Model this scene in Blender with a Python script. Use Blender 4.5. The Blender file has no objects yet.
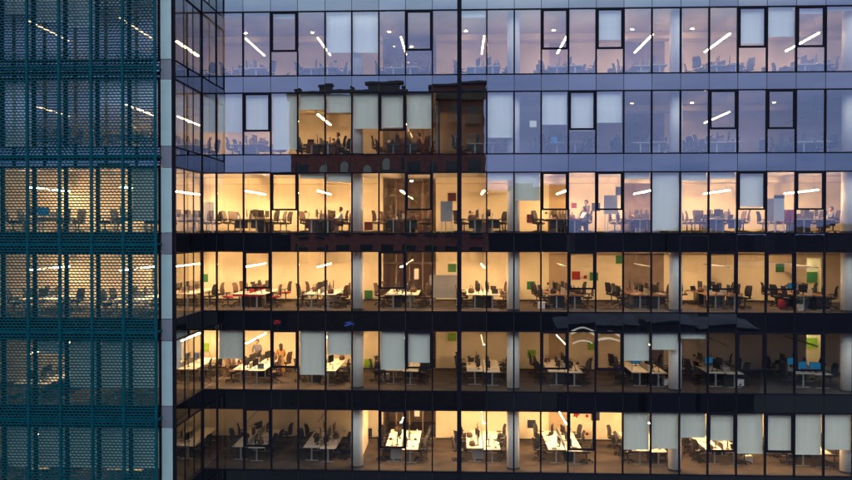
import bpy, bmesh, math, random
from mathutils import Vector, Matrix
random.seed(7)
R = math.radians
PI = math.pi
scene = bpy.context.scene
C = scene.collection

# ------------------------------------------------------------------ camera
EZ = 26.0                       # eye height above the street
F, CX, CY = 800.0, 426.0, 240.0 # focal length and centre in photograph pixels
YAW, PITCH = R(2.29), R(-0.64)
cam_d = bpy.data.cameras.new('camera'); cam = bpy.data.objects.new('camera', cam_d); C.objects.link(cam)
cam.location = (0, 0, EZ); cam.rotation_euler = (R(90) + PITCH, 0, YAW)
cam_d.sensor_width = 36; cam_d.lens = 36 * F / 852.0
cam_d.clip_start = 0.5; cam_d.clip_end = 3000
scene.camera = cam
ROT = Matrix.Rotation(YAW, 3, 'Z') @ Matrix.Rotation(R(90) + PITCH, 3, 'X')

def W(px, py, Y):
    """Where the sight line through a photograph pixel meets the vertical plane y = Y: (x, z)."""
    d = ROT @ Vector(((px - CX) / F, -(py - CY) / F, -1.0))
    t = Y / d.y
    return d.x * t, EZ + d.z * t
def WX(px, Y): return W(px, 231, Y)[0]

# ------------------------------------------------------------------ materials
def nodes_of(name):
    m = bpy.data.materials.new(name); m.use_nodes = True
    nt = m.node_tree; nt.nodes.clear()
    out = nt.nodes.new('ShaderNodeOutputMaterial')
    return m, nt, out
def pbr(name, col, rough=0.6, metal=0.0, var=0.12, scale=6.0, bump=0.0, spec=0.5):
    m, nt, out = nodes_of(name)
    b = nt.nodes.new('ShaderNodeBsdfPrincipled')
    b.inputs['Roughness'].default_value = rough; b.inputs['Metallic'].default_value = metal
    b.inputs['Specular IOR Level'].default_value = spec
    tc = nt.nodes.new('ShaderNodeTexCoord'); nz = nt.nodes.new('ShaderNodeTexNoise')
    nz.inputs['Scale'].default_value = scale; nz.inputs['Detail'].default_value = 4
    nt.links.new(tc.outputs['Object'], nz.inputs['Vector'])
    mp = nt.nodes.new('ShaderNodeMapRange')
    mp.inputs['From Min'].default_value = 0.3; mp.inputs['From Max'].default_value = 0.7
    mp.inputs['To Min'].default_value = 1 - var; mp.inputs['To Max'].default_value = 1 + var
    nt.links.new(nz.outputs['Fac'], mp.inputs['Value'])
    mx = nt.nodes.new('ShaderNodeVectorMath'); mx.operation = 'SCALE'
    mx.inputs[0].default_value = col
    nt.links.new(mp.outputs['Result'], mx.inputs['Scale'])
    nt.links.new(mx.outputs['Vector'], b.inputs['Base Color'])
    if bump:
        bp = nt.nodes.new('ShaderNodeBump'); bp.inputs['Strength'].default_value = bump; bp.inputs['Distance'].default_value = 0.02
        nt.links.new(nz.outputs['Fac'], bp.inputs['Height']); nt.links.new(bp.outputs['Normal'], b.inputs['Normal'])
    nt.links.new(b.outputs[0], out.inputs[0])
    return m
def emit(name, col, s):
    m, nt, out = nodes_of(name)
    e = nt.nodes.new('ShaderNodeEmission'); e.inputs['Color'].default_value = (*col, 1); e.inputs['Strength'].default_value = s
    nt.links.new(e.outputs[0], out.inputs[0]); return m
def glossy_mix(name, other, fac, gcol, tcol, rough, wave=0.0):
    m, nt, out = nodes_of(name)
    g = nt.nodes.new('ShaderNodeBsdfGlossy'); g.inputs['Color'].default_value = (*gcol, 1); g.inputs['Roughness'].default_value = rough
    o = nt.nodes.new(other); o.inputs['Color'].default_value = (*tcol, 1)
    lwf = nt.nodes.new('ShaderNodeLayerWeight'); lwf.inputs['Blend'].default_value = 0.5
    lw = nt.nodes.new('ShaderNodeMath'); lw.operation = 'POWER'; lw.inputs[1].default_value = 5.0
    nt.links.new(lwf.outputs['Facing'], lw.inputs[0])
    ad = nt.nodes.new('ShaderNodeMath'); ad.operation = 'ADD'; ad.use_clamp = True; ad.inputs[1].default_value = fac
    nt.links.new(lw.outputs[0], ad.inputs[0])
    oi = nt.nodes.new('ShaderNodeObjectInfo'); mr_ = nt.nodes.new('ShaderNodeMapRange'); mr_.inputs['To Min'].default_value = 0.90; mr_.inputs['To Max'].default_value = 1.06
    vs = nt.nodes.new('ShaderNodeVectorMath'); vs.operation = 'SCALE'; vs.inputs[0].default_value = gcol
    nt.links.new(oi.outputs['Random'], mr_.inputs['Value']); nt.links.new(mr_.outputs[0], vs.inputs['Scale']); nt.links.new(vs.outputs['Vector'], g.inputs['Color'])
    mx = nt.nodes.new('ShaderNodeMixShader')
    nt.links.new(ad.outputs[0], mx.inputs[0]); nt.links.new(o.outputs[0], mx.inputs[1]); nt.links.new(g.outputs[0], mx.inputs[2])
    nt.links.new(mx.outputs[0], out.inputs[0])
    if wave:
        tc = nt.nodes.new('ShaderNodeTexCoord'); nz = nt.nodes.new('ShaderNodeTexNoise')
        nz.inputs['Scale'].default_value = 1.1; nz.inputs['Detail'].default_value = 1
        nt.links.new(tc.outputs['Object'], nz.inputs['Vector'])
        bp = nt.nodes.new('ShaderNodeBump'); bp.inputs['Strength'].default_value = wave; bp.inputs['Distance'].default_value = 0.02
        nt.links.new(nz.outputs['Fac'], bp.inputs['Height']); nt.links.new(bp.outputs['Normal'], g.inputs['Normal'])
    return m
def fabric(name, col, trans):
    m, nt, out = nodes_of(name)
    tc = nt.nodes.new('ShaderNodeTexCoord'); nz = nt.nodes.new('ShaderNodeTexNoise')
    mpn = nt.nodes.new('ShaderNodeMapping'); mpn.inputs['Scale'].default_value = (9, 9, 0.5)
    nz.inputs['Scale'].default_value = 1.0; nz.inputs['Detail'].default_value = 3
    nt.links.new(tc.outputs['Object'], mpn.inputs['Vector']); nt.links.new(mpn.outputs[0], nz.inputs['Vector'])
    mp = nt.nodes.new('ShaderNodeMapRange'); mp.inputs['To Min'].default_value = 0.9; mp.inputs['To Max'].default_value = 1.08
    nt.links.new(nz.outputs['Fac'], mp.inputs['Value'])
    sc_ = nt.nodes.new('ShaderNodeVectorMath'); sc_.operation = 'SCALE'; sc_.inputs[0].default_value = col
    nt.links.new(mp.outputs[0], sc_.inputs['Scale'])
    d = nt.nodes.new('ShaderNodeBsdfDiffuse'); t = nt.nodes.new('ShaderNodeBsdfTranslucent')
    nt.links.new(sc_.outputs['Vector'], d.inputs['Color']); nt.links.new(sc_.outputs['Vector'], t.inputs['Color'])
    mx = nt.nodes.new('ShaderNodeMixShader'); mx.inputs[0].default_value = trans
    nt.links.new(d.outputs[0], mx.inputs[1]); nt.links.new(t.outputs[0], mx.inputs[2]); nt.links.new(mx.outputs[0], out.inputs[0])
    return m
WARM = (1.0, 0.63, 0.295)
M = {
 'glass': glossy_mix('window_glass', 'ShaderNodeBsdfTransparent', 0.16, (0.85, 0.94, 1.0), (0.94, 0.93, 0.93), 0.0, 0.05),
 'clear': glossy_mix('partition_glass', 'ShaderNodeBsdfTransparent', 0.05, (1, 1, 1), (0.92, 0.92, 0.9), 0.0),
 'spandrel': glossy_mix('spandrel_glass', 'ShaderNodeBsdfDiffuse', 0.27, (0.85, 0.94, 1.0), (0.003, 0.003, 0.006), 0.0, 0.05),
 'frame': pbr('dark_aluminium', (0.006, 0.006, 0.012), 0.7, 0.0, spec=0.02),
 'wall': pbr('cream_paint', (0.78, 0.685, 0.50), 0.85, var=0.08, scale=0.9),
 'tan': pbr('tan_paint', (0.46, 0.34, 0.22), 0.85, var=0.06, scale=1.5),
 'brown': pbr('brown_panelling', (0.20, 0.15, 0.12), 0.7, var=0.18, scale=2.5),
 'ceil': pbr('ceiling_paint', (0.46, 0.42, 0.37), 0.9, var=0.08, scale=1.2),
 'carpet': pbr('carpet', (0.068, 0.047, 0.034), 0.95, var=0.5, scale=1.1, bump=0.2),
 'concrete': pbr('concrete', (0.30, 0.29, 0.28), 0.85, var=0.1),
 'column': pbr('column_plaster', (0.86, 0.85, 0.82), 0.8, var=0.04),
 'base': pbr('dark_skirting', (0.03, 0.03, 0.03), 0.6),
 'blind': fabric('blind_fabric', (0.88, 0.95, 0.93), 0.22),
 'blindbar': pbr('blind_bar', (0.5, 0.52, 0.52), 0.4, 0.5),
 'teal': pbr('teal_metal', (0.0001, 0.034, 0.057), 0.6, 0.0, var=0.2, scale=3, spec=0.04),
 'black': pbr('black_plastic', (0.016, 0.015, 0.016), 0.5),
 'mesh': pbr('black_mesh_fabric', (0.022, 0.020, 0.021), 0.8),
 'greymesh': pbr('grey_mesh_fabric', (0.13, 0.10, 0.085), 0.8),
 'brownmesh': pbr('brown_mesh_fabric', (0.11, 0.06, 0.035), 0.8),
 'redfab': pbr('red_fabric', (0.42, 0.02, 0.04), 0.8),
 'bluefab': pbr('blue_grey_fabric', (0.06, 0.07, 0.12), 0.8),
 'steel': pbr('grey_steel', (0.40, 0.40, 0.40), 0.4, 0.4),
 'desk': pbr('pale_laminate', (0.82, 0.74, 0.62), 0.45, var=0.05, scale=3),
 'deskdark': pbr('brown_laminate', (0.22, 0.12, 0.07), 0.45, var=0.1, scale=3),
 'white': pbr('white_board', (0.72, 0.73, 0.74), 0.35, var=0.03),
 'greyboard': pbr('grey_board', (0.36, 0.37, 0.38), 0.5, var=0.05),
 'paper': pbr('paper', (0.78, 0.76, 0.72), 0.8, var=0.03),
 'green': pbr('green_felt', (0.035, 0.17, 0.045), 0.9, var=0.1, scale=14),
 'lime': pbr('lime_felt', (0.25, 0.46, 0.02), 0.9, var=0.1, scale=14),
 'maroon': pbr('maroon_felt', (0.07, 0.012, 0.014), 0.9, var=0.1, scale=14),
 'navy': pbr('navy_felt', (0.022, 0.026, 0.045), 0.9, var=0.1, scale=14),
 'red': pbr('red_felt', (0.30, 0.025, 0.022), 0.9, var=0.1, scale=14),
 'blue': pbr('blue_card', (0.03, 0.10, 0.42), 0.8),
 'pot': pbr('plant_pot', (0.5, 0.48, 0.45), 0.6),
 'leaf': pbr('leaf', (0.035, 0.10, 0.03), 0.6, var=0.4, scale=9),
 'screen_on': emit('screen_blue', (0.05, 0.42, 0.9), 0.3),
 'screen_off': pbr('screen_dark', (0.012, 0.013, 0.016), 0.15),
 'strip': emit('warm_white_strip', (1.0, 0.9, 0.75), 1.3),
 'neonred': emit('red_tube', (1.0, 0.02, 0.05), 1.2), 'neonblue': emit('blue_tube', (0.1, 0.2, 1.0), 1.4),
 'citylit': emit('lit_city_window', (1.0, 0.7, 0.4), 0.5),
 'pier': pbr('pale_cladding', (0.24, 0.33, 0.40), 0.5, var=0.08, scale=1),
 'pierdark': pbr('lavender_grey_cladding', (0.11, 0.12, 0.18), 0.5, var=0.08, scale=1),
 'street_shade': pbr('painted_street_shade', (0.013, 0.010, 0.013), 0.8, var=0.3, scale=0.8, spec=0.1),  # near-black tone with the street's shade put into the colour
 'lamp_off': pbr('lamp_unlit', (0.12, 0.11, 0.10), 0.5),
 'housing': pbr('lamp_housing', (0.6, 0.6, 0.6), 0.5),
 'skin': pbr('skin', (0.48, 0.28, 0.20), 0.6, var=0.05),
 'hair': pbr('dark_hair', (0.025, 0.014, 0.009), 0.6),
 'hairbrown': pbr('brown_hair', (0.045, 0.02, 0.011), 0.6),
 'shirtwhite': pbr('white_shirt', (0.72, 0.72, 0.74), 0.85, var=0.06, scale=12),
 'shirtblack': pbr('black_top', (0.02, 0.018, 0.022), 0.85),
 'maroontop': pbr('dark_red_top', (0.10, 0.02, 0.02), 0.85),
 'shirtgrey': pbr('grey_top', (0.12, 0.12, 0.15), 0.85, var=0.1, scale=12),
 'shirtpink': pbr('pink_top', (0.58, 0.36, 0.34), 0.85, var=0.1, scale=12),
 'dress': pbr('orange_dress', (0.50, 0.27, 0.08), 0.85, var=0.12, scale=10),
 'trousers': pbr('dark_trousers', (0.02, 0.022, 0.035), 0.85),
 'shoes': pbr('black_shoes', (0.015, 0.014, 0.014), 0.5),
 'brick': pbr('dark_red_brick', (0.085, 0.021, 0.018), 0.9, var=0.3, scale=1.4),
 'stone': pbr('pale_stone', (0.16, 0.16, 0.15), 0.8, var=0.12),
 'darkwin': pbr('dark_window', (0.006, 0.012, 0.012), 0.2),
 'slate': pbr('dark_slate', (0.02, 0.016, 0.02), 0.8),
 'cityblock': pbr('city_render', (0.008, 0.009, 0.018), 0.9, var=0.35, scale=0.2, spec=0.1),
 'asphalt': pbr('asphalt', (0.003, 0.004, 0.009), 0.9, var=0.3, scale=0.05, spec=0.1),
 'pave': pbr('paving', (0.05, 0.05, 0.055), 0.9, var=0.2, scale=0.3),
 'roofpale': pbr('pale_roof_sheet', (0.012, 0.013, 0.026), 0.9, var=0.5, scale=0.4, spec=0.1),
}
_lampm = {}
def lamp_mat(s):
    s = round(s, 2)
    if s not in _lampm: _lampm[s] = emit('lamp_light', WARM, s)
    return _lampm[s]

# ------------------------------------------------------------------ mesh helpers
class MB:
    def __init__(s): s.v = []; s.f = []; s.mi = []
    def box(s, x0, x1, y0, y1, z0, z1, mi=0):
        n = len(s.v)
        s.v += [(x0,y0,z0),(x1,y0,z0),(x1,y1,z0),(x0,y1,z0),(x0,y0,z1),(x1,y0,z1),(x1,y1,z1),(x0,y1,z1)]
        for q in ((0,3,2,1),(4,5,6,7),(0,1,5,4),(1,2,6,5),(2,3,7,6),(3,0,4,7)):
            s.f.append(tuple(n+i for i in q)); s.mi.append(mi)
        return s
    def quad(s, a, b, c, d, mi=0):
        n = len(s.v); s.v += [tuple(a), tuple(b), tuple(c), tuple(d)]; s.f.append((n,n+1,n+2,n+3)); s.mi.append(mi); return s
    def bar(s, a, b, w, h=None, seg=4):
        a = Vector(a); b = Vector(b); h = h or w
        d = (b-a).normalized(); up = Vector((0,0,1)) if abs(d.z) < 0.9 else Vector((1,0,0))
        u = d.cross(up).normalized(); v = u.cross(d)
        n = len(s.v)
        for p in (a, b):
            for i in range(seg):
                t = 2*math.pi*(i+0.5)/seg
                k = 0.7071 if seg == 4 else 0.5
                s.v.append(tuple(p + u*math.cos(t)*w*k + v*math.sin(t)*h*k))
        for i in range(seg):
            j = (i+1) % seg
            s.f.append((n+i, n+j, n+seg+j, n+seg+i)); s.mi.append(0)
        s.f.append(tuple(n+i for i in reversed(range(seg)))); s.mi.append(0)
        s.f.append(tuple(n+seg+i for i in range(seg))); s.mi.append(0)
        return s
    def lathe(s, prof, cx=0, cy=0, seg=14):
        n = len(s.v)
        for r, z in prof:
            for i in range(seg):
                t = 2*math.pi*i/seg; s.v.append((cx+r*math.cos(t), cy+r*math.sin(t), z))
        for k in range(len(prof)-1):
            for i in range(seg):
                j = (i+1) % seg
                s.f.append((n+k*seg+i, n+k*seg+j, n+(k+1)*seg+j, n+(k+1)*seg+i)); s.mi.append(0)
        s.f.append(tuple(n+i for i in reversed(range(seg)))); s.mi.append(0)
        s.f.append(tuple(n+(len(prof)-1)*seg+i for i in range(seg))); s.mi.append(0)
        return s
    def mesh(s, name, mats, smooth=False):
        me = bpy.data.meshes.new(name); me.from_pydata(s.v, [], s.f)
        for m in (mats if isinstance(mats, (list, tuple)) else [mats]): me.materials.append(m)
        for p, i in zip(me.polygons, s.mi): p.material_index = i; p.use_smooth = smooth
        me.update(); return me
def link(name, me, parent=None, loc=None, rot=None):
    o = bpy.data.objects.new(name, me); C.objects.link(o)
    if parent is not None: o.parent = parent
    if loc is not None: o.location = loc
    if rot is not None: o.rotation_euler = rot
    return o
USED = {}
def tag(o, label, cat, group=None, kind=None):
    if label:
        USED[label] = USED.get(label, 0) + 1
        o['label'] = label
    if cat: o['category'] = cat
    if group: o['group'] = group
    if kind: o['kind'] = kind
    return o
def empty(name, loc, rz=0, label=None, cat=None, group=None):
    o = link(name, None, None, loc, (0, 0, rz)); o.empty_display_size = 0.2
    return tag(o, label, cat, group)
def copy_tree(o, parent=None):
    c = o.copy(); C.objects.link(c)
    if parent is not None: c.parent = parent
    for ch in o.children: copy_tree(ch, c)
    return c
def part(name, mb, mat, parent, smooth=False, loc=None, rot=None):
    return link(name, mb.mesh(name, mat, smooth), parent, loc, rot)

# ------------------------------------------------------------------ storey heights and bays of the facade
FY = 40.0                  # main glass plane
WY = 36.1                  # glass plane of the projecting wing
BY = 46.3                  # back wall of the offices
HEAD_PX = [10.5, 92.3, 173.0, 252.2, 331.6, 411.0]
SILL_PX = [74.0, 153.4, 232.6, 311.3, 391.0, 471.6]
HEAD = [W(459, p, FY)[1] for p in HEAD_PX]; SILL = [W(459, p, FY)[1] for p in SILL_PX]
HEAD = [HEAD[0] + 3.95] + HEAD + [HEAD[5] - 3.97]          # one storey above and one below the picture
SILL = [SILL[0] + 3.95] + SILL + [SILL[5] - 3.97]
NS = len(HEAD)                                              # storeys 1..6 are the ones in view
BAY_PX = [202, 216.7, 243.6, 271, 298, 325.4, 352, 379, 405.6, 432.4, 459.3, 486.6, 514, 541, 568.2, 595.7, 623.3, 651.3, 680, 708.4, 737, 766, 795.2, 824.6]
BAYX = [WX(p, FY) for p in BAY_PX]
st = BAYX[-1] - BAYX[-2]
for k in range(3): BAYX.append(BAYX[-1] + st)
XL = BAYX[0]                # the re-entrant corner
XR = BAYX[-1]
XWL = WX(3, WY) - 1.43*3    # far end of the wing
WORD = ['', 'top', 'second', 'third', 'fourth', 'fifth', 'lowest', '']
ORD = ['first', 'second', 'third', 'fourth', 'fifth', 'sixth', 'seventh', 'eighth']
def storey(r): return WORD[r] + ' storey'
FLOOR = [s - 0.03 for s in SILL]
CEIL = [h + 0.14 for h in HEAD]

building = empty('office_building', (0, FY, 0), 0, 'dark blue glass office building with ribbon windows, warm lit offices on every storey', 'building')
INV = Matrix.Translation((0, -FY, 0))
def bpart(name, mb, mat, parent=building, smooth=False):
    o = part(name, mb, mat, parent, smooth)
    if parent is building: o.location = (0, -FY, 0)
    return o

# map (u along the facade, d inwards, z) for the three glass walls
def main_map(u, d): return (u, FY + d)
def wing_map(u, d): return (u, WY + d)
def side_map(u, d): return (XL - d, u)
def ubox(mb, fm, u0, u1, d0, d1, z0, z1):
    a = fm(u0, d0); b = fm(u1, d1)
    mb.box(min(a[0], b[0]), max(a[0], b[0]), min(a[1], b[1]), max(a[1], b[1]), z0, z1)
_pane = {}
def pane(name, fm, u0, u1, z0, z1, d, th, mat, parent, wob):
    """A sheet of glass with its origin at its own centre, set a hair out of true as real units are."""
    key = (fm.__name__, round(u1-u0, 3), round(z1-z0, 3), name)
    if key not in _pane:
        mb = MB(); w = (u1-u0)/2; h = (z1-z0)/2
        if fm is side_map: mb.box(-th/2, th/2, -w, w, -h, h)
        else: mb.box(-w, w, -th/2, th/2, -h, h)
        _pane[key] = mb.mesh(name, mat)
    c = fm((u0+u1)/2, d)
    return link(name, _pane[key], parent, (c[0], c[1] - FY, (z0+z1)/2), (random.gauss(0, wob), 0, random.gauss(0, wob)) if fm is not side_map else (0, random.gauss(0, wob), random.gauss(0, wob)))

WOB = R(0.09)
def glazing(fm, edges, r, casements, blinds, owner, thick=()):
    """One storey's ribbon of glass and the spandrel above it; blinds = {bay: z of the blind's bottom bar}."""
    z0, z1 = SILL[r], HEAD[r]
    u0, u1 = edges[0], edges[-1]
    mb = MB(); ubox(mb, fm, u0, u1, -0.05, 0.10, z0 - 0.06, z0)
    ws = bpart('window_strip', mb, M['frame'], owner)
    if owner is not building: ws.location = (0, -FY, 0)
    def sub(name, mb, mat):
        return part(name, mb, mat, ws)
    # children of ws are in world coordinates once ws is at (0,-FY,0) under the building at (0,FY,0)
    def spane(*a): 
        o = pane(*a); o.location.y += FY; return o
    mb = MB(); ubox(mb, fm, u0, u1, -0.05, 0.10, z1, z1 + 0.06); sub('head_rail', mb, M['frame'])
    for i, u in enumerate(edges):
        w = 0.11 if i in thick else (0.07 if fm is wing_map else 0.034)
        mb = MB(); ubox(mb, fm, u - w, u + w, (-0.075 if fm is not side_map else -0.02) if i not in thick else -0.14, 0.09 if fm is not side_map else 0.03, z0 + 0.001, z1 - 0.001); sub('mullion', mb, M['frame'])
    for i in range(len(edges) - 1):
        a, b = edges[i] + 0.04, edges[i+1] - 0.04
        spane('window_pane', fm, a, b, z0 + 0.004, z1 - 0.004, 0.0, 0.014, M['glass'], ws, WOB)
        if i in casements:
            zb = z1 - (z1 - z0) * 0.625; t = 0.085
            a2, b2 = edges[i] + 0.037, edges[i+1] - 0.037
            mb = MB()
            ubox(mb, fm, a2, a2 + t, -0.06, 0.07, zb, z1 - 0.002); ubox(mb, fm, b2 - t, b2, -0.06, 0.07, zb, z1 - 0.002)
            ubox(mb, fm, a2 + t, b2 - t, -0.06, 0.07, zb, zb + t); ubox(mb, fm, a2 + t, b2 - t, -0.06, 0.07, z1 - t*0.8, z1 - 0.002)
            sub('casement_frame', mb, M['frame'])
        if i in blinds:
            zb = blinds[i]
            mb = MB(); ubox(mb, fm, a + 0.02, b - 0.02, 0.16, 0.165, zb, z1 + 0.02)
            ubox(mb, fm, a + 0.02, b - 0.02, 0.15, 0.175, zb - 0.035, zb)
            sub('roller_blind', mb, M['blind'])
    # spandrel above this strip, up to the next sill
    if r > 0:
        zt = SILL[r-1] - 0.06; zs = z1 + 0.06
        mb = MB(); ubox(mb, fm, u0, u1, 0.02, 0.06, zs, zt)
        sb = bpart('spandrel_band', mb, M['base'], owner)
        if owner is not building: sb.location = (0, -FY, 0)
        for i in range(len(edges) - 1):
            o = pane('spandrel_panel', fm, edges[i] + 0.014, edges[i+1] - 0.014, zs + 0.004, zt - 0.004, -0.01, 0.03, M['spandrel'], sb, WOB)
            o.location.y += FY
        for i in thick:
            mb = MB(); ubox(mb, fm, edges[i] - 0.11, edges[i] + 0.11, -0.14, 0.0, zs - 0.062, zt + 0.062); part('mullion', mb, M['frame'], sb)

CASE = {1: {3, 8, 13, 15, 20, 22}, 2: {2, 7, 14, 19, 21}}
def cas(r): return CASE[1] if r % 2 else CASE[2]
BLIND_PX = {
 1: {1: 16, 2: 15, 3: 18, 5: 52, 6: 52, 10: 17, 15: 39, 20: 43, 21: 36, 22: 13, 23: 10},
 2: {0: 132, 1: 132, 2: 131, 3: 149, 4: 109, 5: 112, 6: 128, 7: 127, 8: 128, 11: 137, 13: 124, 14: 131, 15: 122},
 3: {4: 178, 5: 181, 11: 180, 12: 200, 16: 178, 17: 230, 18: 180, 19: 178, 20: 206},
 4: {},
 5: {1: 358, 4: 374, 5: 354, 7: 369, 8: 362, 16: 360, 17: 349, 18: 338},
 6: {16: 449, 17: 448, 18: 437, 19: 440, 20: 453, 21: 450, 22: 454, 23: 449, 24: 452},
}
for r in range(NS):
    bl = {}
    for b, p in BLIND_PX.get(r, {}).items():
        bl[b] = max(SILL[r] + 0.05, W((BAY_PX[b] + 14) if b < 24 else 850, p, FY + 0.16)[1])
    glazing(main_map, BAYX, r, cas(r) if 0 < r < 7 else {3, 8, 13, 20}, bl, building, thick=(10,))

# ------------------------------------------------------------------ the projecting wing behind its teal mesh
SIDE_Y = [WY + 0.09, 37.4, 38.7, FY - 0.09]
wing = empty('office_wing', (XL - 4, FY, 0), 0, 'projecting glass wing of the office building behind a teal metal mesh', 'building')
wing.location = (0, FY, 0)
WP_ = (WX(130, WY) - WX(3, WY)) / 4
WXE = [WX(3, WY) - WP_*3 + WP_*k for k in range(8)]
WXE = [x for x in WXE if x < WX(150, WY)]
WXE += [WX(160.5, WY), XL]
WBL = {1: {4: 0.42, 5: 0.5, 3: 0.3}, 2: {2: 0.75, 3: 0.98, 6: 0.35, 7: 0.4}, 3: {7: 0.8}, 4: {}, 5: {5: 0.72, 6: 0.72, 7: 0.72, 4: 0.2}, 6: {k: 0.62 for k in range(3, 8)}}
NB = len(WXE) - 1
for r in range(NS):
    bl = {i: HEAD[r] - f * (HEAD[r] - SILL[r]) for i, f in WBL.get(r, {}).items()}
    glazing(wing_map, WXE[:-1], r, set(), bl, wing)
    sbl = {0: SILL[r] + 1.6} if r == 5 else {}
    glazing(side_map, SIDE_Y, r, set(), sbl, wing)
for r in range(NS):                                        # pale clad pier beside the corner
    part('pier_panel', MB().box(WXE[-2] + 0.065, XL - 0.105, WY - 0.09, WY + 0.3, SILL[r] + 0.012, HEAD[r] - 0.012), M['pier'], wing, loc=(0, -FY, 0))
    if r: part('pier_panel', MB().box(WXE[-2] + 0.065, XL - 0.105, WY - 0.075, WY + 0.3, HEAD[r] + 0.012, SILL[r-1] - 0.012), M['pierdark'], wing, loc=(0, -FY, 0))
part('pier_core', MB().box(WXE[-2] + 0.065, XL - 0.105, WY + 0.301, WY + 0.5, SILL[-1] - 2, HEAD[0] + 0.3), M['frame'], wing, loc=(0, -FY, 0))
mb = MB().box(XL - 0.10, XL + 0.03, WY - 0.08, WY + 0.06, SILL[-1] - 2, HEAD[0] + 0.3)
part('corner_post', mb, M['frame'], wing, loc=(0, -FY, 0))
mb = MB().box(XL - 0.08, XL + 0.06, FY - 0.07, FY + 0.08, SILL[-1] - 2, HEAD[0] + 0.3)
part('corner_post', mb, M['frame'], wing, loc=(0, -FY, 0))

# ---- teal screen
SY = 35.25
scr = empty('mesh_screen', (0, SY, 0), 0, 'teal expanded metal screen on posts in front of the projecting wing', 'screen')
PXs = [WX(p, SY) for p in (27, 59, 91, 122.6, 155)]
dpx = PXs[1] - PXs[0]
PXs = [PXs[0] - dpx*k for k in (4, 3, 2, 1)] + PXs
ztop, zbot = HEAD[0] + 0.6, SILL[7] - 1.5
for x in PXs:
    part('post', MB().box(x - 0.05, x + 0.05, SY, SY + 0.14, zbot, ztop), M['teal'], scr, loc=(0, -SY, 0))
RAILZ = []
BRK = MB().box(-0.03, 0.03, 0.215, WY - 0.045 - SY, -0.04, 0.04).mesh('bracket', M['teal'])
for r in range(1, NS):
    z = (HEAD[r] + SILL[r-1]) / 2 - 0.02
    RAILZ.append(z)
    part('rail', MB().box(PXs[0], PXs[-1], SY + 0.145, SY + 0.21, z - 0.06, z + 0.06), M['teal'], scr, loc=(0, -SY, 0))
    for x in PXs:                                          # brackets that tie the screen back to the wing
        link('bracket', BRK, scr, (x, 0, z))
zs = [ztop] + RAILZ + [zbot]
PITCH_Z, AMP, ST, DP = 0.128, 0.021, 0.056, 0.02
_mp = {}
for k in range(len(zs) - 1):
    n = int(round((zs[k] - zs[k+1]) / PITCH_Z)); p = (zs[k] - zs[k+1]) / n
    for i in range(len(PXs) - 1):
        w = PXs[i+1] - PXs[i]
        key = (n, round(w, 2))
        if key not in _mp:
            mb = MB(); cells = 8; seg = cells * 2
            for j in range(n):
                zc = -(j + 0.5) * p; sg = 1 if j % 2 else -1
                base = len(mb.v)
                for q in range(seg + 1):
                    x = w * q / seg; z = zc + AMP * sg * (1 if q % 2 else -1)
                    for (dy, dz) in ((-DP/2, ST/2 - 0.006), (DP/2, ST/2 + 0.006), (DP/2, -ST/2 + 0.006), (-DP/2, -ST/2 - 0.006)):
                        mb.v.append((x, dy, z + dz))
                for q in range(seg):
                    a = base + q*4; b = a + 4
                    for e in range(4):
                        g = (e + 1) % 4
                        mb.f.append((a+e, b+e, b+g, a+g)); mb.mi.append(0)
            _mp[key] = mb.mesh('mesh_panel', M['teal'])
        link('mesh_panel', _mp[key], scr, (PXs[i], 0.04, zs[k]))

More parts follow.
